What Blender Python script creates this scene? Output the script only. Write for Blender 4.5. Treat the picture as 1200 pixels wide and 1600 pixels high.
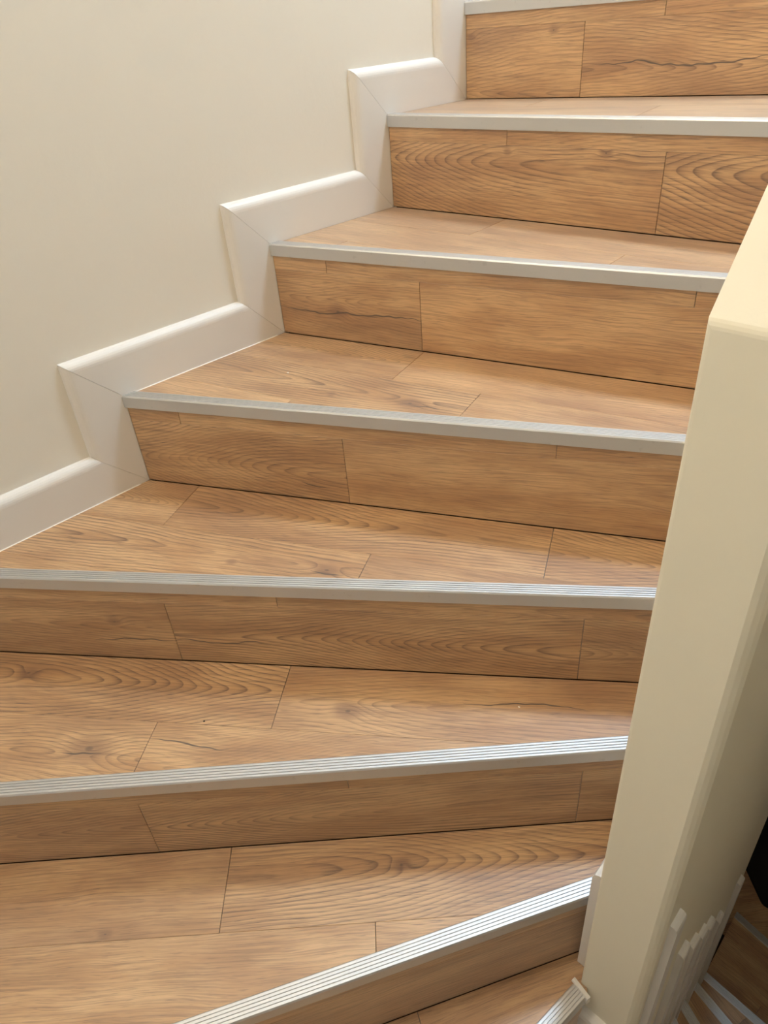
import bpy, bmesh, math, random
from mathutils import Vector, Matrix

# ------------------------------------------------------------------ clear
for o in list(bpy.data.objects):
    bpy.data.objects.remove(o, do_unlink=True)
scene = bpy.context.scene
COL = scene.collection
V2 = lambda x, y: Vector((x, y))

# ------------------------------------------------------------------ camera
def make_camera():
    yaw, pit, roll = 0.8354, 0.6089, -0.0896
    h = Vector((-math.sin(yaw)*math.cos(pit), math.cos(yaw)*math.cos(pit), -math.sin(pit)))
    r = Vector((math.cos(yaw), math.sin(yaw), 0))
    u = r.cross(h)
    r2 = math.cos(roll)*r + math.sin(roll)*u
    u2 = -math.sin(roll)*r + math.cos(roll)*u
    cd = bpy.data.cameras.new('camera')
    cd.sensor_fit = 'VERTICAL'; cd.sensor_height = 36.0
    cd.lens = 1114.36*36.0/1600.0
    cd.clip_start = 0.02; cd.clip_end = 100
    co = bpy.data.objects.new('camera', cd); COL.objects.link(co)
    m = Matrix((r2, u2, -h)).transposed().to_4x4()
    m.translation = Vector((1.2003, 0.0, -0.0044))
    co.matrix_world = m
    scene.camera = co
make_camera()

# ------------------------------------------------------------------ world, exposure
w = bpy.data.worlds.new('sky'); scene.world = w; w.use_nodes = True
bg = w.node_tree.nodes['Background']
bg.inputs['Color'].default_value = (0.72, 0.84, 1.0, 1)
bg.inputs['Strength'].default_value = 0.4
vs = scene.view_settings
vs.view_transform = 'Standard'; vs.look = 'None'; vs.exposure = 0.55; vs.gamma = 1.0
vs.use_curve_mapping = False
LAMP_STRENGTH = 84.0
LAMP_COLOR = (1.0, 0.90, 0.75)
LAMP_POS = (0.36, -0.37, 1.58)
PANEL_STRENGTH = 74.0
PANEL_COLOR = (0.60, 0.79, 1.0)
PANEL_POS = (0.74, 1.97)

# ------------------------------------------------------------------ dimensions
RISE = 0.18
BACK_Y, FRONT_Y, RIGHT_X = -0.50, 2.70, 2.10
PIL_Y = 0.498                     # end face of the spine wall
PIL_X0, PIL_X1 = 1.006, 1.096     # spine wall at its end
SK = 0.015                        # skirting thickness
LINES = {0: (1.4523, 9.89), 1: (1.1967, 4.86), 2: (0.8505, 16.35), 3: (0.4751, 27.38),
         4: (0.0979, 37.41), 5: (-0.3449, 46.83), 6: (-1.2536, 61.28), 7: (-8.2219, 83.317)}
def line(k):
    """point, direction towards the spine wall, down-stair normal of riser k"""
    kk = k if k <= 7 else 15-k
    y0, a = LINES[kk]; a = math.radians(a)
    if k <= 7:
        P = V2(0, y0); d = V2(math.cos(a), math.sin(a))
    else:
        P = V2(RIGHT_X, y0); d = V2(-math.cos(a), math.sin(a))
    return P, d, V2(d.y, -d.x)

# ------------------------------------------------------------------ node helpers
class S:
    """a node socket with arithmetic"""
    def __init__(self, nt, s): self.nt, self.s = nt, s
    def m(self, op, *a, clamp=False):
        n = self.nt.nodes.new('ShaderNodeMath'); n.operation = op; n.use_clamp = clamp
        for i, x in enumerate((self,)+a):
            if isinstance(x, S): self.nt.links.new(x.s, n.inputs[i])
            else: n.inputs[i].default_value = x
        return S(self.nt, n.outputs[0])
    def __add__(self, o): return self.m('ADD', o)
    def __sub__(self, o): return self.m('SUBTRACT', o)
    def __mul__(self, o): return self.m('MULTIPLY', o)
    def __truediv__(self, o): return self.m('DIVIDE', o)
    __radd__ = __add__; __rmul__ = __mul__
    def rsub(self, c): return self.m('MULTIPLY_ADD', -1.0, c)
    def step(self, lo, hi):
        n = self.nt.nodes.new('ShaderNodeMapRange'); n.interpolation_type = 'SMOOTHSTEP'
        self.nt.links.new(self.s, n.inputs[0])
        for i, x in ((1, lo), (2, hi), (3, 0.0), (4, 1.0)):
            if isinstance(x, S): self.nt.links.new(x.s, n.inputs[i])
            else: n.inputs[i].default_value = x
        return S(self.nt, n.outputs[0])
def sep(nt, s):
    n = nt.nodes.new('ShaderNodeSeparateXYZ'); nt.links.new(s, n.inputs[0])
    return [S(nt, n.outputs[i]) for i in range(3)]
def comb(nt, *v):
    n = nt.nodes.new('ShaderNodeCombineXYZ')
    for i, x in enumerate(v):
        if isinstance(x, S): nt.links.new(x.s, n.inputs[i])
        else: n.inputs[i].default_value = x
    return n.outputs[0]
def noise(nt, vec, detail=2.0, rough=0.5, scale=1.0):
    n = nt.nodes.new('ShaderNodeTexNoise'); n.noise_dimensions = '3D'
    nt.links.new(vec, n.inputs['Vector'])
    n.inputs['Scale'].default_value = scale; n.inputs['Detail'].default_value = detail
    n.inputs['Roughness'].default_value = rough
    return S(nt, n.outputs[0])
def attr(nt, name):
    n = nt.nodes.new('ShaderNodeAttribute'); n.attribute_type = 'OBJECT'; n.attribute_name = name
    return n.outputs['Vector']
def mixc(nt, fac, a, b, blend='MIX'):
    n = nt.nodes.new('ShaderNodeMix'); n.data_type = 'RGBA'; n.blend_type = blend
    for i, x in ((0, fac), (6, a), (7, b)):
        if isinstance(x, S): nt.links.new(x.s, n.inputs[i])
        elif hasattr(x, 'is_linked'): nt.links.new(x, n.inputs[i])
        else: n.inputs[i].default_value = x if not isinstance(x, tuple) else (*x, 1)
    return n.outputs[2]
def srgb(r, g, b):
    f = lambda c: (c/255/12.92) if c/255 <= 0.04045 else ((c/255+0.055)/1.055)**2.4
    return (f(r), f(g), f(b))
def new_mat(name):
    m = bpy.data.materials.new(name); m.use_nodes = True
    return m, m.node_tree, m.node_tree.nodes['Principled BSDF']

def wood_material():
    m, nt, b = new_mat('oak_laminate')
    tc = nt.nodes.new('ShaderNodeTexCoord')
    x, y, z = sep(nt, tc.outputs['Object'])
    seed, tone, rings_amt = sep(nt, attr(nt, 'tone'))
    cx, cy, tap = sep(nt, attr(nt, 'cathedral'))
    per, bow, pink = sep(nt, attr(nt, 'ring'))
    k1x, k1y, k1s = sep(nt, attr(nt, 'knot_a'))
    k2x, k2y, k2s = sep(nt, attr(nt, 'knot_b'))
    crx, cry, crl = sep(nt, attr(nt, 'crack'))
    sz = seed*37.0
    # warps
    n1 = noise(nt, comb(nt, x*3.0, y*9.0, sz), 2.0, 0.55) - 0.5
    n2 = noise(nt, comb(nt, x*11.0, y*36.0, sz+5.0), 2.0, 0.5) - 0.5
    yy = y + n1*0.030 + n2*0.0045
    # knots push the rings aside
    def knot(kx, ky, ks):
        dx = (x-kx)*0.62; dy = (yy-ky)
        d = (dx*dx+dy*dy).m('SQRT')
        g = (d/(ks+0.00001)).m('POWER', 2.0)*-1.0
        return d, g.m('EXPONENT'), ks
    d1, g1, s1 = knot(k1x, k1y, k1s)
    d2, g2, s2 = knot(k2x, k2y, k2s)
    X = x-cx; Y = yy-cy
    r = (Y*Y + bow*bow).m('SQRT')
    L = 0.20
    tx = (X*(1.0/L)).m('TANH')*L*tap
    field = r - tx + g1*s1*0.6 + g2*s2*0.6
    ph = field/per + n2*0.5
    fr = ph.m('FRACT')
    late = fr.m('POWER', 3.6)*(fr.step(0.90, 1.0).rsub(1.0))
    # large waves of the ring contrast
    n3 = noise(nt, comb(nt, x*4.5, y*13.0, sz+11.0), 2.0, 0.5)
    ringmask = n3.step(0.30, 0.58)*0.70 + 0.38
    fibc = noise(nt, comb(nt, x*9.0, yy*420.0, sz+3.0), 3.0, 0.6)
    ring = late*ringmask*rings_amt*(fibc*1.9+0.05)
    # fibre and pores
    fib = fibc
    pore = noise(nt, comb(nt, x*38.0, yy*1100.0, sz+8.0), 1.0, 0.5).step(0.60, 0.72)
    pore2 = noise(nt, comb(nt, x*16.0, yy*620.0, sz+18.0), 1.0, 0.5).step(0.62, 0.70)
    blot = noise(nt, comb(nt, x*5.0, y*20.0, sz+21.0), 3.0, 0.55)
    # crack: a wandering dark line
    wob = noise(nt, comb(nt, x*13.0, 0.3, sz+31.0), 2.0, 0.6) - 0.5
    ydist = (y + n1*0.02 - cry + wob*0.030).m('ABSOLUTE')
    along = ((x-crx).m('ABSOLUTE'))/(crl+0.00001)
    wdt = (along.step(0.35, 1.0).rsub(1.0))*(noise(nt, comb(nt, x*40.0, 0.9, sz+41.0), 1.0, 0.5)*0.0017+0.0006)
    crack = ydist.step(wdt*0.45, wdt+0.0004).rsub(1.0)*(along.step(0.9, 1.0).rsub(1.0))
    crack = crack*(crl.step(0.001, 0.004))
    # colours
    light = srgb(212, 168, 115); mid = srgb(185, 137, 85); dark = srgb(110, 71, 39); vdark = srgb(56, 33, 19)
    c = mixc(nt, blot.step(0.34, 0.66), light, mid)
    c = mixc(nt, (fib.step(0.42, 0.70))*0.42, c, dark)
    smoke = noise(nt, comb(nt, x*2.6, y*8.0, sz+51.0), 3.0, 0.5)
    c = mixc(nt, smoke.step(0.48, 0.74)*0.50, c, srgb(150, 104, 66))
    c = mixc(nt, (ring*1.25).m('MINIMUM', 0.95), c, dark)
    c = mixc(nt, pore*(ring*0.9+0.36), c, vdark)
    c = mixc(nt, pore2*0.45, c, dark)
    c = mixc(nt, (blot.step(0.60, 0.80))*0.30, c, dark)
    kd = (g1.step(0.35, 1.0))*0.55 + (g2.step(0.35, 1.0))*0.55
    c = mixc(nt, kd, c, srgb(112, 68, 40))
    c = mixc(nt, g1.step(0.975, 1.0)*0.6, c, vdark)
    c = mixc(nt, crack*0.92, c, srgb(58, 32, 18))
    hs = nt.nodes.new('ShaderNodeHueSaturation')
    nt.links.new(c, hs.inputs['Color']); nt.links.new(tone.s, hs.inputs['Value'])
    hs.inputs['Saturation'].default_value = 0.98
    nt.links.new(hs.outputs[0], b.inputs['Base Color'])
    rg = fib*0.12 + 0.46
    nt.links.new(rg.s, b.inputs['Roughness'])
    b.inputs['Specular IOR Level'].default_value = 1.0
    b.inputs['Sheen Weight'].default_value = 0.55; b.inputs['Sheen Roughness'].default_value = 0.35
    b.inputs['Sheen Tint'].default_value = (0.86, 0.93, 1.0, 1.0)
    b.inputs['Coat Weight'].default_value = 0.65; b.inputs['Coat Roughness'].default_value = 0.55; b.inputs['Coat IOR'].default_value = 1.7
    bump = nt.nodes.new('ShaderNodeBump'); bump.inputs['Strength'].default_value = 0.20
    bump.inputs['Distance'].default_value = 0.0004
    hgt = noise(nt, comb(nt, x*34.0, y*900.0, 0.0), 1.0, 0.5).step(0.55, 0.72).rsub(1.0)
    nt.links.new(hgt.s, bump.inputs['Height'])
    nt.links.new(bump.outputs[0], b.inputs['Normal'])
    return m

def paint_material(name, rgb, rough, bumpscale, bumpd, smudge=0.0):
    m, nt, b = new_mat(name)
    tc = nt.nodes.new('ShaderNodeTexCoord')
    px, py, pz = sep(nt, tc.outputs['Object'])
    v = comb(nt, px, py, pz)
    n = noise(nt, v, 4.0, 0.6, bumpscale)
    n2 = noise(nt, v, 3.0, 0.55, bumpscale*0.12)
    bump = nt.nodes.new('ShaderNodeBump'); bump.inputs['Strength'].default_value = 0.35
    bump.inputs['Distance'].default_value = bumpd
    nt.links.new((n+n2*2.0).s, bump.inputs['Height']); nt.links.new(bump.outputs[0], b.inputs['Normal'])
    sm = noise(nt, v, 4.0, 0.65, 7.0).step(0.60, 0.85)*smudge
    dk = tuple(c*0.72 for c in rgb)
    nt.links.new(mixc(nt, sm, rgb, dk), b.inputs['Base Color'])
    b.inputs['Roughness'].default_value = rough
    b.inputs['Specular IOR Level'].default_value = 0.4
    return m

def plain(name, rgb, rough=0.5, metal=0.0):
    m, nt, b = new_mat(name)
    tc = nt.nodes.new('ShaderNodeTexCoord')
    n = noise(nt, tc.outputs['Object'], 3.0, 0.6, 60.0)
    nt.links.new(mixc(nt, n.step(0.3, 0.8)*0.25, rgb, tuple(c*0.8 for c in rgb)), b.inputs['Base Color'])
    b.inputs['Roughness'].default_value = rough; b.inputs['Metallic'].default_value = metal
    return m

def aluminium_material():
    m, nt, b = new_mat('anodised_aluminium')
    tc = nt.nodes.new('ShaderNodeTexCoord')
    x, y, z = sep(nt, tc.outputs['Object'])
    n = noise(nt, comb(nt, x*6.0, y*900.0, z*900.0), 2.0, 0.6)
    nt.links.new((n*0.12+0.46).s, b.inputs['Roughness'])
    sp = noise(nt, comb(nt, x*70.0, y*70.0, z*70.0), 2.0, 0.5).step(0.66, 0.74)
    nt.links.new(mixc(nt, sp*0.25, (0.66, 0.655, 0.65), (0.48, 0.47, 0.46)), b.inputs['Base Color'])
    b.inputs['Metallic'].default_value = 1.0
    return m

def emit(name, rgb, s):
    m, nt, b = new_mat(name)
    b.inputs['Base Color'].default_value = (0.9, 0.9, 0.88, 1)
    b.inputs['Emission Color'].default_value = (*rgb, 1); b.inputs['Emission Strength'].default_value = s
    return m

WOOD = wood_material()
WALL = paint_material('cream_wall_paint', srgb(239, 232, 219), 0.55, 55.0, 0.0010, 0.10)
SPINE = paint_material('ivory_wall_paint', srgb(240, 232, 211), 0.55, 40.0, 0.0010, 0.06)
SKIRT = paint_material('white_skirting_paint', srgb(231, 225, 218), 0.38, 90.0, 0.0002, 0.03)
LOW_BOUNCE = paint_material('low_bounce_wall_paint', srgb(172, 157, 134), 0.6, 55.0, 0.0010, 0.08)  # unseen wall's colour, darkened to cut bounce onto the partition and lower risers
CEIL = plain('ceiling_paint', srgb(236, 232, 222), 0.7)
CORE = plain('dark_screed', srgb(70, 50, 36), 0.9)
ALU = aluminium_material()
CAULK = plain('white_caulk', srgb(236, 230, 220), 0.5)
BLACK = plain('black_rubber', srgb(18, 14, 14), 0.8)
PVC = plain('white_window_frame', srgb(235, 235, 232), 0.35)

# ------------------------------------------------------------------ object helpers
def add(name, me, mat=None, parent=None, M=Matrix()):
    """link a mesh object whose world matrix is M; every parent keeps its world matrix in ['_w'] store"""
    o = bpy.data.objects.new(name, me); COL.objects.link(o)
    if mat and me and not me.materials: me.materials.append(mat)
    if parent: o.parent = parent; o.matrix_basis = WM[parent].inverted() @ M
    else: o.matrix_basis = M
    WM[o] = M.copy()
    return o
WM = {}
def tag(o, label=None, cat=None, kind=None, group=None):
    if label: o['label'] = label
    if cat: o['category'] = cat
    if kind: o['kind'] = kind
    if group: o['group'] = group
    return o
def empty(name, loc): return add(name, None, M=Matrix.Translation(loc))
def mesh(name, verts, faces, smooth=False):
    me = bpy.data.meshes.new(name); me.from_pydata([tuple(v) for v in verts], [], faces); me.validate()
    bm = bmesh.new(); bm.from_mesh(me); bmesh.ops.recalc_face_normals(bm, faces=bm.faces); bm.to_mesh(me); bm.free()
    if smooth:
        for p in me.polygons: p.use_smooth = True
    return me
def box_mesh(name, a, b):
    x0, y0, z0 = a; x1, y1, z1 = b
    v = [(x0,y0,z0),(x1,y0,z0),(x1,y1,z0),(x0,y1,z0),(x0,y0,z1),(x1,y0,z1),(x1,y1,z1),(x0,y1,z1)]
    return mesh(name, v, [(0,3,2,1),(4,5,6,7),(0,1,5,4),(1,2,6,5),(2,3,7,6),(3,0,4,7)])
def boxes_mesh(name, boxes):
    v, f = [], []
    for (x0,y0,z0),(x1,y1,z1) in boxes:
        i = len(v)
        v += [(x0,y0,z0),(x1,y0,z0),(x1,y1,z0),(x0,y1,z0),(x0,y0,z1),(x1,y0,z1),(x1,y1,z1),(x0,y1,z1)]
        f += [tuple(i+j for j in q) for q in ((0,3,2,1),(4,5,6,7),(0,1,5,4),(1,2,6,5),(2,3,7,6),(3,0,4,7))]
    return mesh(name, v, f)
def clip(poly, P, n):
    """keep the part of a convex polygon where (q-P).n <= 0"""
    out = []
    for i in range(len(poly)):
        a, b = poly[i], poly[(i+1) % len(poly)]
        da, db = (a-P).dot(n), (b-P).dot(n)
        if da <= 0: out.append(a)
        if (da < 0 < db) or (db < 0 < da): out.append(a + (b-a)*(da/(da-db)))
    return out
def clean(poly, eps=0.0006):
    out = []
    for q in poly:
        if not out or (q-out[-1]).length > eps: out.append(q)
    if len(out) > 2 and (out[0]-out[-1]).length < eps: out.pop()
    return out
def area(poly): return 0.5*sum(a.x*b.y-b.x*a.y for a, b in zip(poly, poly[1:]+poly[:1]))
def inset(poly, e):
    n = len(poly); out = []
    for i in range(n):
        p0, p1, p2 = poly[i-1], poly[i], poly[(i+1) % n]
        d0 = (p1-p0).normalized(); d1 = (p2-p1).normalized()
        n0 = V2(-d0.y, d0.x); n1 = V2(-d1.y, d1.x)
        b = n0+n1; k = b.dot(n0)
        out.append(p1 + (b*(e/k) if abs(k) > 0.15 else n0*e))
    return out
def plank_mesh(name, poly, thick, bev=0.00045):
    """ccw polygon, top at z = 0 with a fine bevelled edge"""
    if area(poly) < 0: poly = poly[::-1]
    inn = inset(poly, bev); n = len(poly)
    v = [(q.x, q.y, -thick) for q in poly] + [(q.x, q.y, -bev) for q in poly] + [(q.x, q.y, 0) for q in inn]
    f = [tuple(range(n-1, -1, -1)), tuple(range(2*n, 3*n))]
    for i in range(n):
        j = (i+1) % n
        f += [(i, j, n+j, n+i), (n+i, n+j, 2*n+j, 2*n+i)]
    return mesh(name, v, f)
def prism(name, poly, z0, z1):
    if area(poly) < 0: poly = poly[::-1]
    n = len(poly)
    v = [(q.x, q.y, z0) for q in poly] + [(q.x, q.y, z1) for q in poly]
    f = [tuple(range(n-1, -1, -1)), tuple(range(n, 2*n))] + [(i, (i+1) % n, n+(i+1) % n, n+i) for i in range(n)]
    return mesh(name, v, f)

# ------------------------------------------------------------------ the room
T = 0.12
Z0, Z1 = -2.88, 2.15
def structure(name, me, mat, label, cat): return tag(add(name, me, mat), label, cat, 'structure')
structure('wall_left', box_mesh('wall_left', (-SK-T, BACK_Y-T, Z0), (-SK, FRONT_Y+T, Z1)), WALL,
          'cream painted plaster wall rising beside the stairs', 'wall')
structure('wall_right', box_mesh('wall_right', (RIGHT_X+SK, BACK_Y-T, Z0), (RIGHT_X+SK+T, FRONT_Y+T, Z1)), LOW_BOUNCE,
          'unseen wall along the lower flight beyond the partition, sand tone chosen to cut bounced light', 'wall')
structure('wall_back', box_mesh('wall_back', (-SK, BACK_Y-T, Z0), (RIGHT_X+SK, BACK_Y, Z1)), WALL,
          'cream painted wall behind the viewer at the turn of the stairs', 'wall')
structure('wall_front', box_mesh('wall_front', (-SK, FRONT_Y, Z0), (RIGHT_X+SK, FRONT_Y+T, Z1)), WALL,
          'cream painted end wall at the top of the stairs', 'wall')
structure('ceiling', box_mesh('ceiling', (-SK-T, BACK_Y-T, Z1), (RIGHT_X+SK+T, FRONT_Y+T, Z1+T)), CEIL,
          'white ceiling over the stairwell', 'ceiling')
# lamps (their light comes from their own glowing shades)
def lathe(name, prof, seg=40):
    v, f = [], []
    for r, z in prof:
        for i in range(seg):
            a = 2*math.pi*i/seg; v.append((r*math.cos(a), r*math.sin(a), z))
    for j in range(len(prof)-1):
        for i in range(seg):
            f.append((j*seg+i, j*seg+(i+1) % seg, (j+1)*seg+(i+1) % seg, (j+1)*seg+i))
    return mesh(name, v, f, True)
lx, ly, lz = LAMP_POS
lamp = tag(empty('wall_lamp', (lx, BACK_Y, lz)), 'opal globe wall lamp on the wall at the turn of the stairs', 'lamp')
add('lamp_base', lathe('lamp_base', [(0.001, 0), (.055, 0), (.055, .012), (.03, .022), (.014, .026), (.014, .055), (.001, .055)]), PVC, lamp,
    Matrix.Translation((lx, BACK_Y, lz)) @ Matrix.Rotation(-math.pi/2, 4, 'X'))
gr = 0.085
add('lamp_shade', lathe('lamp_shade', [(max(.001, gr*math.sin(math.pi*i/14)), -gr*math.cos(math.pi*i/14)) for i in range(15)], 28),
    emit('lamp_glow', LAMP_COLOR, LAMP_STRENGTH), lamp, Matrix.Translation((lx, ly, lz)))

px_, py_ = PANEL_POS; hw = 0.20
panel = tag(empty('ceiling_panel_lamp', (px_, py_, Z1)), 'square cool white light panel on the ceiling above the top landing', 'lamp')
add('lamp_housing', boxes_mesh('lamp_housing', [((-hw-.02, -hw-.02, -.04), (hw+.02, hw+.02, 0)), ((-hw-.02, -hw-.02, -.055), (-hw, hw+.02, -.04)),
    ((hw, -hw-.02, -.055), (hw+.02, hw+.02, -.04)), ((-hw, -hw-.02, -.055), (hw, -hw, -.04)), ((-hw, hw, -.055), (hw, hw+.02, -.04))]), PVC, panel, Matrix.Translation((px_, py_, Z1)))
add('lamp_diffuser', box_mesh('lamp_diffuser', (-hw+.001, -hw+.001, -.052), (hw-.001, hw-.001, -.0405)),
    emit('panel_glow', PANEL_COLOR, PANEL_STRENGTH), panel, Matrix.Translation((px_, py_, Z1)))

# ------------------------------------------------------------------ spine wall
def spine_x(y, side):   # plan of the two faces of the partition
    return (PIL_X0 if side < 0 else PIL_X1) - 0.035*(y-PIL_Y)
END_Y = 1.34
def spine_mesh():
    bm = bmesh.new()
    # side silhouette in (y, z): low end, sloped top following the stairs
    zt = -0.20
    y1 = 1.34; zs = zt + (y1-PIL_Y)*1.15
    prof = [(PIL_Y, Z0), (END_Y, Z0), (END_Y, -0.20), (y1, zs), (PIL_Y, zt)]
    prof = [(PIL_Y, Z0), (END_Y, Z0), (END_Y, zs), (PIL_Y, zt)]
    L = [bm.verts.new((spine_x(y, -1), y, z)) for y, z in prof]
    Rr = [bm.verts.new((spine_x(y, 1), y, z)) for y, z in prof]
    bm.faces.new(L[::-1]); bm.faces.new(Rr)
    n = len(prof)
    for i in range(n):
        j = (i+1) % n
        bm.faces.new((L[i], L[j], Rr[j], Rr[i]))
    bmesh.ops.recalc_face_normals(bm, faces=bm.faces)
    # soften: strong on the arris towards the lower flight, small elsewhere
    bm.edges.ensure_lookup_table()
    def is_edge(e, side, vertical):
        a, b = e.verts[0].co, e.verts[1].co
        near = abs(a.y-PIL_Y) < 1e-5 and abs(b.y-PIL_Y) < 1e-5
        x = PIL_X1 if side > 0 else PIL_X0
        return near and abs(a.x-x) < 1e-4 and abs(b.x-x) < 1e-4
    e1 = [e for e in bm.edges if is_edge(e, 1, True)]
    bmesh.ops.bevel(bm, geom=e1, offset=0.012, segments=3, profile=0.35, affect='EDGES')
    e2 = [e for e in bm.edges if is_edge(e, -1, True) or (abs(e.verts[0].co.z-e.verts[1].co.z) < 1e-5 and abs(e.verts[0].co.z-zt) < 1e-4)]
    bmesh.ops.bevel(bm, geom=e2, offset=0.004, segments=3, profile=0.5, affect='EDGES')
    me = bpy.data.meshes.new('wall_centre'); bm.to_mesh(me); bm.free()
    for p in me.polygons: p.use_smooth = False
    return me
structure('wall_centre', spine_mesh(), SPINE, 'ivory painted partition with sloping top that the stairs wind around', 'wall')

# ------------------------------------------------------------------ the staircase
STRIP, PLEN = 0.131, 0.667
rnd = random.Random(7)
# joint phase of each row: position of one butt joint along the row (metres from the outer wall)
TJ = {1: (0.21, 0.48, 0.1), 2: (0.293, 0.603, 0.1), 3: (0.327, 0.496, 0.2), 4: (0.112, 0.503, 0.3), 5: (0.561, 0.374, 0.05), 6: (0.77, 0.998, 0.45), 7: (1.765, 1.55, 1.3)}
RJ = {0: (0.271, 0.427), 1: (0.598, 0.29), 2: (0.323, 0.124), 3: (0.42, 0.107), 4: (0.367, 0.56), 5: (0.654, 0.972), 6: (1.395, 1.38)}
# features of single planks: (kind, step, row, joint-left) -> settings; coordinates are (u, w) on the tread / riser
FEAT = {}
def feat(kind, k, u, w, **kw): FEAT.setdefault((kind, k), []).append((u, w, kw))
def setup_features():
    # risers: u along, w = height below the step edge (negative)
    feat('R', 0, .10, -.10, knots=[(.205, -.06, .010), (.014, -.061, .009)], rings=.55, tap=.18, c=(.0, -.17))
    feat('R', 0, .45, -.10, crack=(.47, -.122, .19), rings=.75, tap=-.16, c=(.50, -.13), tone=1.02)
    feat('R', 1, .30, -.10, knots=[(.492, -.056, .011), (.292, -.061, .008)], c=(.075, -.080), tap=.30, rings=.95, bow=.012, per=.0075)
    feat('R', 1, .75, -.10, c=(.633, -.077), tap=.28, rings=1.0, bow=.012, per=.0085)
    feat('R', 2, .15, -.10, knots=[(.140, -.122, .020)], crack=(.16, -.122, .20), c=(.10, -.10), tap=.15, rings=.5, tone=.97)
    feat('R', 2, .60, -.10, rings=.22, c=(.50, -.19), tap=.05, tone=1.04)
    feat('R', 3, .20, -.10, c=(.13, -.122), tap=.30, rings=.95, bow=.010, per=.0062, crack=(.358, -.142, .028), tone=1.0)
    feat('R', 3, .70, -.10, rings=.25, c=(.60, -.20), tap=.05, tone=1.03)
    feat('R', 4, .20, -.10, knots=[(.266, -.089, .012)], crack=(.30, -.135, .09), rings=.5, c=(.2, -.1), tap=.12, tone=.97)
    feat('R', 4, .70, -.10, c=(.745, -.116), tap=.30, rings=.9, bow=.010, per=.0062, crack=(.45, -.130, .11), tone=1.0)
    feat('R', 4, 1.2, -.10, c=(1.13, -.12), tap=-.25, rings=.6, tone=.96)
    feat('R', 5, .50, -.10, c=(.445, -.112), tap=.18, rings=.9, bow=.006)
    feat('R', 5, 1.0, -.10, c=(.78, -.112), tap=.26, rings=.95, bow=.009, per=.0065)
    feat('R', 5, 1.4, -.10, rings=.35, tone=.94)
    feat('R', 6, 1.7, -.10, rings=.3, tone=.95)
    # treads: u along, v forward from the riser behind
    feat('T', 2, .45, .06, rings=.45, c=(.35, .03), tap=.08)
    feat('T', 2, .2, .2, rings=.3); feat('T', 2, .7, .2, rings=.3)
    feat('T', 3, .15, .06, c=(.20, .055), tap=-.25, rings=.7)
    feat('T', 3, .5, .06, rings=.3, tone=1.03)
    feat('T', 3, .3, .2, knots=[(.40, .20, .020), (.255, .215, .008)], c=(.18, .19), tap=-.10, rings=.95, bow=.010, per=.0075, crack=(.43, .205, .035))
    feat('T', 3, .7, .2, rings=.35)
    feat('T', 4, .05, .06, c=(.03, .07), tap=-.3, rings=.6)
    feat('T', 4, .45, .06, c=(.36, .056), tap=-.26, rings=1.0, bow=.012, per=.008)
    feat('T', 4, .85, .06, c=(.90, .066), tap=-.25, rings=.9, per=.008)
    feat('T', 4, .3, .2, knots=[(.447, .189, .020), (.284, .202, .009)], c=(.10, .185), tap=-.10, rings=1.05, bow=.010, per=.0075, crack=(.45, .190, .030))
    feat('T', 4, .7, .2, rings=.4)
    feat('T', 5, .3, .06, c=(.38, .052), tap=-.30, rings=1.0, bow=.012, per=.0075, knots=[(.10, .050, .018)])
    feat('T', 5, .8, .06, c=(.70, .075), tap=.16, rings=.55, crack=(.95, .060, .10), knots=[(.675, .09, .022)], tone=1.02)
    feat('T', 5, .2, .2, knots=[(.285, .190, .034)], crack=(.275, .197, .035), rings=.75, c=(.10, .2), tap=.12, tone=1.04)
    feat('T', 5, .6, .2, crack=(.44, .168, .070), rings=.5, c=(.62, .21), tap=.35, tone=1.02)
    feat('T', 6, .5, .06, rings=.32, knots=[(.60, .118, .010)], c=(.3, .11), tap=.04, tone=1.0)
    feat('T', 6, 1.1, .06, c=(1.17, .050), tap=-.26, rings=.85, bow=.014, per=.0068, knots=[(1.04, .052, .012)], tone=1.02)
    feat('T', 6, .7, .2, rings=.3, c=(.6, .25), tap=.03, tone=1.03); feat('T', 6, 1.2, .2, rings=.4)
setup_features()
def dress(o, kind, k, ua, va, u0, w0, u_c, w_c, row):
    """give a plank its own grain; (u0, w0) is the local origin"""
    f = {}
    for (u, w, kw) in FEAT.get((kind, k), []):
        if ua <= u <= ua+PLEN and abs(w-w_c) < STRIP/2: f = kw
    sgn = -1 if kind == 'T' else 1
    loc = lambda q: (q[0]-u0, sgn*(q[1]-w0))
    c = loc(f['c']) if 'c' in f else (rnd.uniform(.0, PLEN), rnd.uniform(-.05, .05))
    o['cathedral'] = [c[0], c[1], f.get('tap', rnd.choice((-1, 1))*rnd.uniform(.06, .2))]
    o['ring'] = [f.get('per', rnd.uniform(.0055, .0075)), f.get('bow', .006), 0.0]
    o['tone'] = [rnd.random(), f.get('tone', rnd.uniform(.95, 1.03)), f.get('rings', rnd.uniform(.22, .5))]
    ks = f.get('knots', []) + [None, None]
    for nm, q in zip(('knot_a', 'knot_b'), ks):
        if q: a = loc(q); o[nm] = [a[0], a[1], q[2]]
        else: o[nm] = [9.0, 9.0, 0.001]
    if 'crack' in f: a = loc(f['crack']); o['crack'] = [a[0], a[1], f['crack'][2]]
    else: o['crack'] = [9.0, 9.0, 0.0]

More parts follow.
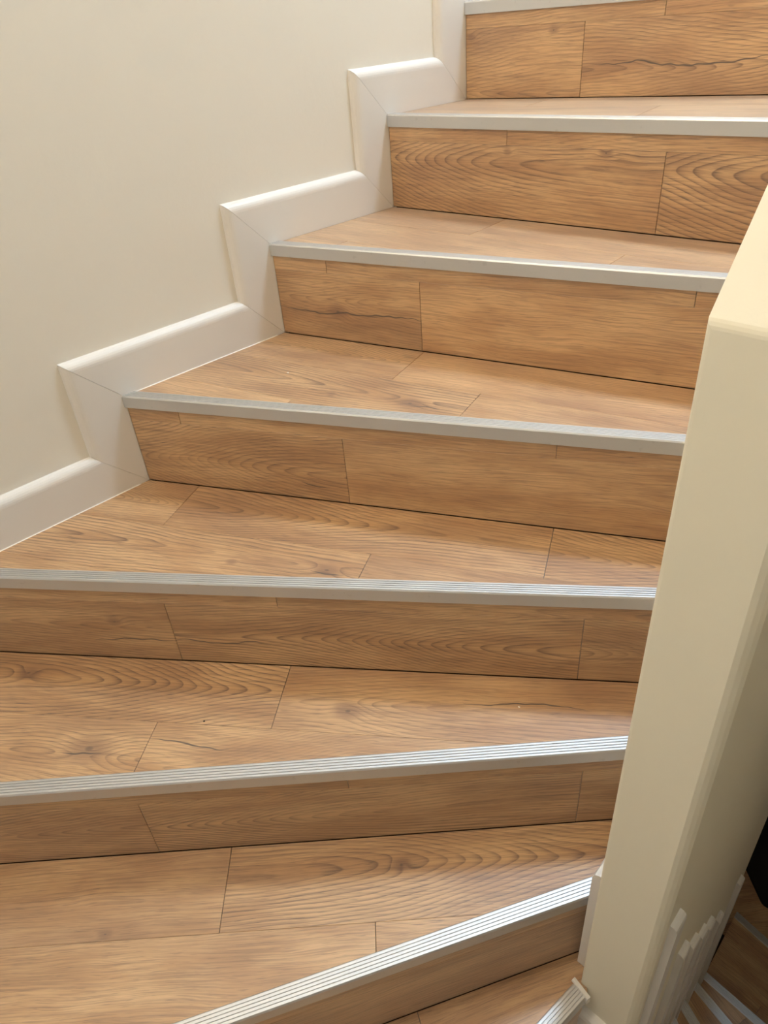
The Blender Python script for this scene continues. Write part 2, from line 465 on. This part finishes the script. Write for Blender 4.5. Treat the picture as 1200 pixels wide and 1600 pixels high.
def inner_planes(k):
    """half-planes (P, n) that keep a tread clear of the skirting at the partition"""
    if k <= 6: return [(V2(0.985, .5), V2(1, .035).normalized())]
    if k == 7: return [(V2(0.985, .545), V2(.82, .57).normalized())]
    if k == 8: return [(V2(1, .476), V2(0, 1))]
    if k == 9: return [(V2(1.115, .545), V2(-.82, .57).normalized())]
    return [(V2(1.0990, .5), V2(-1, -.035).normalized())]
def outer_rect(k):
    if k <= 7: return [V2(0.0005, BACK_Y+.0005), V2(1.5, BACK_Y+.0005), V2(1.5, 3), V2(0.0005, 3)]
    if k == 8: return [V2(0.3, BACK_Y+.0005), V2(1.8, BACK_Y+.0005), V2(1.8, 3), V2(.3, 3)]
    return [V2(.6, BACK_Y+.0005), V2(RIGHT_X-.0005, BACK_Y+.0005), V2(RIGHT_X-.0005, 3), V2(.6, 3)]
def region(k):
    """plan polygon of tread k (riser planks' faces to step edge)"""
    poly = outer_rect(k)
    P, d, n = line(k); poly = clip(poly, P, n)                       # behind the front edge
    Pb, db, nb = line(k-1); poly = clip(poly, Pb+nb*0.0006, -nb)      # in front of the riser behind
    for Q, m in inner_planes(k): poly = clip(poly, Q, m)
    return clean(poly)
def to3(v, z=0.0): return Vector((v.x, v.y, z))

stairs = tag(empty('staircase', (1.05, 0.4, Z0)), 'winding staircase covered in oak laminate planks with aluminium nosing strips', 'staircase')

NOSE = [(.0006, -.0210), (.0040, -.0210), (.0042, -.0200), (.0042, -.0002), (.0034, .0012)]
for i in range(5):
    a = .0026 - i*.0047
    NOSE += [(a, .0024), (a-.0029, .0024), (a-.0034, .0009), (a-.0042, .0009)]
NOSE += [(-.0216, .0004), (-.0216, -.0012), (.0006, -.0012)]
def nosing_mesh(P, d, n, A, B):
    """A, B: cutting lines (point, normal) at the two ends; local frame is world at z of the step"""
    m = len(NOSE); v, f = [], []
    for Q, q in (A, B):
        for a, z in NOSE:
            S0 = P + n*a; t = (Q-S0).dot(q)/d.dot(q); X = S0 + d*t
            v.append((X.x, X.y, z))
    f = [(i, (i+1) % m, m+(i+1) % m, m+i) for i in range(m)]
    # end caps split so that they stay clean
    f += [tuple(range(m-1, -1, -1)), tuple(range(m, 2*m))]
    return mesh('nosing_strip', v, f)

def joints(phase, lo, hi):
    s = phase - PLEN*math.ceil((phase-lo)/PLEN)
    out = []
    while s < hi: out.append(s); s += PLEN
    return out

def build_step(k):
    z = -k*RISE
    P, d, n = line(k)
    kk = k if k <= 8 else 16-k
    reg = region(k) if k > 0 else None
    if k == 0:   # the top landing
        reg = [V2(0.0005, BACK_Y), V2(0.975, BACK_Y), V2(0.975, FRONT_Y-.004), V2(0.0005, FRONT_Y-.004)]
        reg = clean(clip(reg, P, n))
    # ---- core (the step itself)
    cor = [q.copy() for q in reg]
    c2 = clip(cor, P-n*0.0085, n)
    me = prism('step', c2, z-0.35 if k < 15 else Z0, z-0.0085)
    cen = sum(reg, V2(0, 0))/len(reg)
    step = add('step', me, CORE, stairs)
    # ---- tread planks
    if k > 0: Pb, db, nb = line(k-1)
    else: Pb, db, nb = V2(0, FRONT_Y), V2(1, 0), V2(0, -1)
    us = [(q-Pb).dot(db) for q in reg]; ws = [(q-Pb).dot(nb) for q in reg]
    row = 0
    ph = TJ.get(kk, (.2, .5, .35))
    while row*STRIP < max(ws)-0.002:
        va, vb = row*STRIP, (row+1)*STRIP
        phase = ph[row % 3]
        for ua in joints(phase, min(us), max(us)):
            sub = [q.copy() for q in reg]
            sub = clip(sub, Pb+nb*(vb-.0001), nb); 
            if sub: sub = clip(sub, Pb+nb*(va+.0001), -nb)
            if sub: sub = clip(sub, Pb+db*(ua+PLEN-.0004), db)
            if sub: sub = clip(sub, Pb+db*(ua+.0004), -db)
            sub = clean(sub) if sub else []
            if len(sub) < 3 or abs(area(sub)) < 4e-5: continue
            u0, w0 = ua, (va+vb)/2
            O = Pb + db*u0 + nb*w0
            loc = [V2((q-O).dot(db), -(q-O).dot(nb)) for q in sub]
            M = Matrix(((db.x, -nb.x, 0, O.x), (db.y, -nb.y, 0, O.y), (0, 0, 1, z), (0, 0, 0, 1)))
            o = add('tread_plank', plank_mesh('tread_plank', loc, .008), WOOD, step, M)
            dress(o, 'T', k, ua, va, u0, w0, ua+PLEN/2, w0, row)
        row += 1
    # ---- riser planks
    far = [(V2(0.0005, 0), V2(1, 0))] if k <= 5 else ([(V2(0, BACK_Y+.004), V2(0, 1))] if k <= 9 else [(V2(RIGHT_X-.0005, 0), V2(1, 0))])
    if k <= 6: near = (V2(0.985, .5), V2(1, .035).normalized())
    elif k == 7: near = (V2(1, .488), V2(0, 1))
    elif k == 8: near = (V2(1, .476), V2(0, 1))
    elif k == 9: near = (V2(1.0990, .5), V2(-1, -.035).normalized())
    else: near = (V2(1.0990, .5), V2(-1, -.035).normalized())
    tcut = lambda S0, cut: (cut[0]-S0).dot(cut[1])/d.dot(cut[1])
    uL, uR = tcut(P, far[0]), tcut(P, near)
    uRb = tcut(P-n*.008, near); uR = min(uR, uRb); uL = uL if k <= 5 else max(uL, tcut(P-n*.008, far[0]))
    phr = RJ.get(kk if k <= 7 else 15-k, (.3, .5))
    for row, (za, zb) in enumerate(((-RISE+.0014, -RISE+.0016+STRIP), (-RISE+.0018+STRIP, -.0022))):
        for ua in joints(phr[row], uL, uR):
            a, b = max(uL, ua+.0004), min(uR, ua+PLEN-.0004)
            if b-a < 0.004: continue
            u0, w0 = ua, (za+zb)/2
            loc = [V2(a-u0, za-w0), V2(b-u0, za-w0), V2(b-u0, zb-w0), V2(a-u0, zb-w0)]
            O = P + d*u0
            M = Matrix(((d.x, 0, n.x, O.x), (d.y, 0, n.y, O.y), (0, 1, 0, z+w0), (0, 0, 0, 1)))
            o = add('riser_plank', plank_mesh('riser_plank', loc, .008), WOOD, step, M)
            dress(o, 'R', k, ua, za, u0, w0, ua+PLEN/2, w0, row)
    # ---- nosing
    no = add('nosing_strip', nosing_mesh(V2(0, 0), d, n, (far[0][0]-P, far[0][1]), (near[0]-P, near[1])), ALU, step,
             Matrix.Translation((P.x, P.y, z)))
    no['label'] = 'ribbed silver aluminium nosing strip'
    return step
for k in range(0, 16):
    build_step(k)

# ------------------------------------------------------------------ lower floor
fl = tag(empty('floor', (1.5, 1.9, Z0)), 'brown laminate floor at the foot of the lower flight', 'floor', 'structure')
add('screed', box_mesh('screed', (-SK, BACK_Y, Z0-.1), (RIGHT_X+SK, FRONT_Y, Z0-.009)), CORE, fl)
ang = math.radians(47.1); fd = V2(math.cos(ang), math.sin(ang)); fn = V2(fd.y, -fd.x)
F0 = V2(1.0604, 1.6975)
P15, d15, n15 = line(15)
freg = [V2(0.0, 1.0), V2(RIGHT_X, 1.0), V2(RIGHT_X, FRONT_Y), V2(0, FRONT_Y)]
freg = clip(freg, P15+n15*.001, -n15)
for row in range(-9, 10):
    for j in range(-3, 3):
        ua = j*PLEN + (row*0.31) % PLEN
        sub = clip(freg, F0+fn*((row+1)*STRIP-.0012), fn)
        for Q, m in ((F0+fn*(row*STRIP+.0012), -fn), (F0+fd*(ua+PLEN-.0006), fd), (F0+fd*(ua+.0006), -fd)):
            if sub: sub = clip(sub, Q, m)
        sub = clean(sub) if sub else []
        if len(sub) < 3 or abs(area(sub)) < 2e-4: continue
        O = F0 + fd*ua + fn*((row+.5)*STRIP)
        loc = [V2((q-O).dot(fd), -(q-O).dot(fn)) for q in sub]
        M = Matrix(((fd.x, -fn.x, 0, O.x), (fd.y, -fn.y, 0, O.y), (0, 0, 1, Z0), (0, 0, 0, 1)))
        o = add('floor_plank', plank_mesh('floor_plank', loc, .008), WOOD, fl, M)
        dress(o, 'F', 0, ua, 0, 0, 0, 0, 0, 0)
# unseen landing slab, added to keep direct light off the lower flight's foot
structure('shading_landing_slab', box_mesh('shading_landing_slab', (0.98, 1.60, -0.20), (RIGHT_X+SK, FRONT_Y, 0.0)), CEIL,
          'unseen landing slab added to shade the foot of the lower flight', 'floor')
# black mat on the lower floor
def mat_mesh():
    bm = bmesh.new()
    bmesh.ops.create_cube(bm, size=1)
    bmesh.ops.scale(bm, vec=(.62, .40, .012), verts=bm.verts)
    ed = [e for e in bm.edges if abs(e.verts[0].co.z-e.verts[1].co.z) > .005]
    bmesh.ops.bevel(bm, geom=ed, offset=.03, segments=5, profile=.5, affect='EDGES')
    ed = [e for e in bm.edges if all(v.co.z > 0 for v in e.verts) and len(e.link_faces) == 2 and any(abs(f.normal.z) < .5 for f in e.link_faces)]
    bmesh.ops.bevel(bm, geom=ed, offset=.004, segments=2, profile=.5, affect='EDGES')
    me = bpy.data.meshes.new('floor_mat'); bm.to_mesh(me); bm.free(); return me
mo = add('floor_mat', mat_mesh(), BLACK, None, Matrix.Translation((1.185, 2.185, Z0+.006)) @ Matrix.Rotation(math.radians(47), 4, 'Z'))
tag(mo, 'black mat lying on the lower floor past the partition', 'mat')

# ------------------------------------------------------------------ skirting on the left wall
def skirt_board(parent, a, b, vertical, x0=0.0, name='skirting_board', flip=1):
    """a, b: stair-line points (y, z); mitred board that offsets by (-s, +s)"""
    prof = [(0.0, 0.0), (.0715, 0.0), (.0755, .0004), (.0790, .0014), (.0825, .0034), (.0856, .0062), (.0880, .0098), (.0895, .0150)]
    g = .00032
    v = []
    for (y, zz), sg in ((a, 1), (b, -1)):
        for s, dx in prof:
            Y, Z = y - s, zz + s
            if vertical: Z += -g*sg
            else: Y += -g*sg
            v.append((x0-dx, Y, Z))
        v.append((x0-.015, y, zz))
    m = len(prof)+1
    f = [(i, (i+1) % m, m+(i+1) % m, m+i) for i in range(m)] + [tuple(range(m)), tuple(range(2*m-1, m-1, -1))]
    me = mesh(name, v, f)
    return add(name, me, SKIRT, parent)
bl = tag(empty('baseboard_left', (0, .3, -1.2)), 'white mitred skirting boards stepping up the cream wall', 'baseboard', 'structure')
yk = lambda k: LINES[k][0]
OV = .0045
for k in range(0, 6):
    # vertical board beside riser k: from the nosing tip down to the inner corner
    skirt_board(bl, (yk(k), -k*RISE), (yk(k), -(k+1)*RISE), True)
for k in range(1, 6):
    skirt_board(bl, (yk(k-1), -k*RISE), (yk(k), -k*RISE), False)
skirt_board(bl, (FRONT_Y, 0), (yk(0), 0), False)
skirt_board(bl, (yk(5), -6*RISE), (BACK_Y+.09, -6*RISE), False)
# fine caulk line where some boards meet the treads
for k in (3, 4):
    a, b = yk(k-1)-.02, yk(k)+.025
    add('caulk_line', mesh('caulk_line', [(-.001, a, -k*RISE), (.0018, a, -k*RISE), (-.001, a, -k*RISE+.0016),
        (-.001, b, -k*RISE), (.0018, b, -k*RISE), (-.001, b, -k*RISE+.0016)], [(0, 1, 2), (3, 5, 4), (0, 3, 4, 1), (1, 4, 5, 2), (2, 5, 3, 0)]), CAULK, bl)

# ------------------------------------------------------------------ trim at the foot of the partition
br = tag(empty('baseboard_right', (1.05, .5, -1.6)), 'white skirting pieces stepping down around the foot of the partition', 'baseboard', 'structure')
def board(name, P0, P1, thick, z0, z1, cham=.012):
    """board on the line P0-P1 (plan), standing out to the right-hand side of P0->P1; rounded top front edge"""
    d = (P1-P0).normalized(); n = V2(d.y, -d.x)
    sec = [(0, z0), (thick, z0), (thick, z1-cham), (thick*.85, z1-cham*.45), (thick*.5, z1-cham*.1), (0, z1)]
    v = []
    for Q in (P0, P1):
        for o, z in sec: X = Q + n*o; v.append((X.x, X.y, z))
    m = len(sec)
    f = [(i, (i+1) % m, m+(i+1) % m, m+i) for i in range(m)] + [tuple(range(m-1, -1, -1)), tuple(range(m, 2*m))]
    return add(name, mesh(name, v, f), SKIRT, br)
lx_ = lambda y: spine_x(y, -1); rx_ = lambda y: spine_x(y, 1)
# on the face towards the left wall: one board per step (mostly hidden behind the partition's arris)
yin = {k: LINES[k][0] + .985*math.tan(math.radians(LINES[k][1])) for k in range(7)}
for k in range(1, 7):
    ya, yb = min(yin[k-1], END_Y), yin[k] - .002
    if ya-yb < .01: continue
    board('skirting_board', V2(lx_(yb), yb), V2(lx_(ya), ya), -.019 if False else -.0, -k*RISE, -k*RISE+.09) if False else \
    board('skirting_board', V2(lx_(ya), ya), V2(lx_(yb), yb), .019, -k*RISE+.0005, -k*RISE+.09)
board('skirting_board', V2(lx_(.545), .545), V2(lx_(.521), .521), .019, -7*RISE+.0005, -6*RISE+.0905, .014)
# end face, by the lowest visible nosing
board('skirting_board', V2(PIL_X0+.002, PIL_Y), V2(PIL_X1-.01, PIL_Y), .016, -8*RISE, -1.318, .010)
# towards the lower flight: upright pieces between the steps
B_UP = [(.5263, -.993, 8), (.667, -1.318, 10), (.7586, -1.444, 11), (.8357, -1.535, 11), (.905, -1.614, 12), (1.046, -1.811, 13), (1.2256, -1.9076, 14)]
for y, zt, k in B_UP:
    board('skirting_board', V2(rx_(y), y), V2(rx_(y+.03), y+.03), .0105 if k == 8 else .0115, -k*RISE-.18, zt, .010)
# caulk where the lowest visible nosing meets the partition
cb = board('caulk_line', V2(.9965, .4965), V2(1.0290, .4890), .0065, -7*RISE-.012, -7*RISE+.0052, .004)
cb.data.materials.clear(); cb.data.materials.append(CAULK)

# ------------------------------------------------------------------ specks lying on the treads
def chip(name, x, y, z, size, mat, label, seed):
    r = random.Random(seed); bm = bmesh.new()
    bmesh.ops.create_icosphere(bm, subdivisions=1, radius=1)
    for v in bm.verts: v.co = Vector((v.co.x*size*r.uniform(.7, 1.3), v.co.y*size*r.uniform(.5, 1.0), v.co.z*size*.35*r.uniform(.8, 1.2)))
    zm = min(v.co.z for v in bm.verts)
    me = bpy.data.meshes.new(name); bm.to_mesh(me); bm.free()
    tag(add(name, me, mat, None, Matrix.Translation((x, y, z-zm))), label, 'speck')
chip('paint_chip', 0.1718, 0.7214, -3*RISE, .0026, CAULK, 'tiny white paint chip on the tread below the riser with the long dark split', 1)
chip('paint_chip', 0.7850, 0.6205, -5*RISE, .0020, CAULK, 'tiny white paint chip on a tread close to the ivory partition', 2)
chip('grit_speck', 0.4326, 0.2722, -5*RISE, .0020, BLACK, 'tiny dark grit speck on the tread with the big knot', 3)
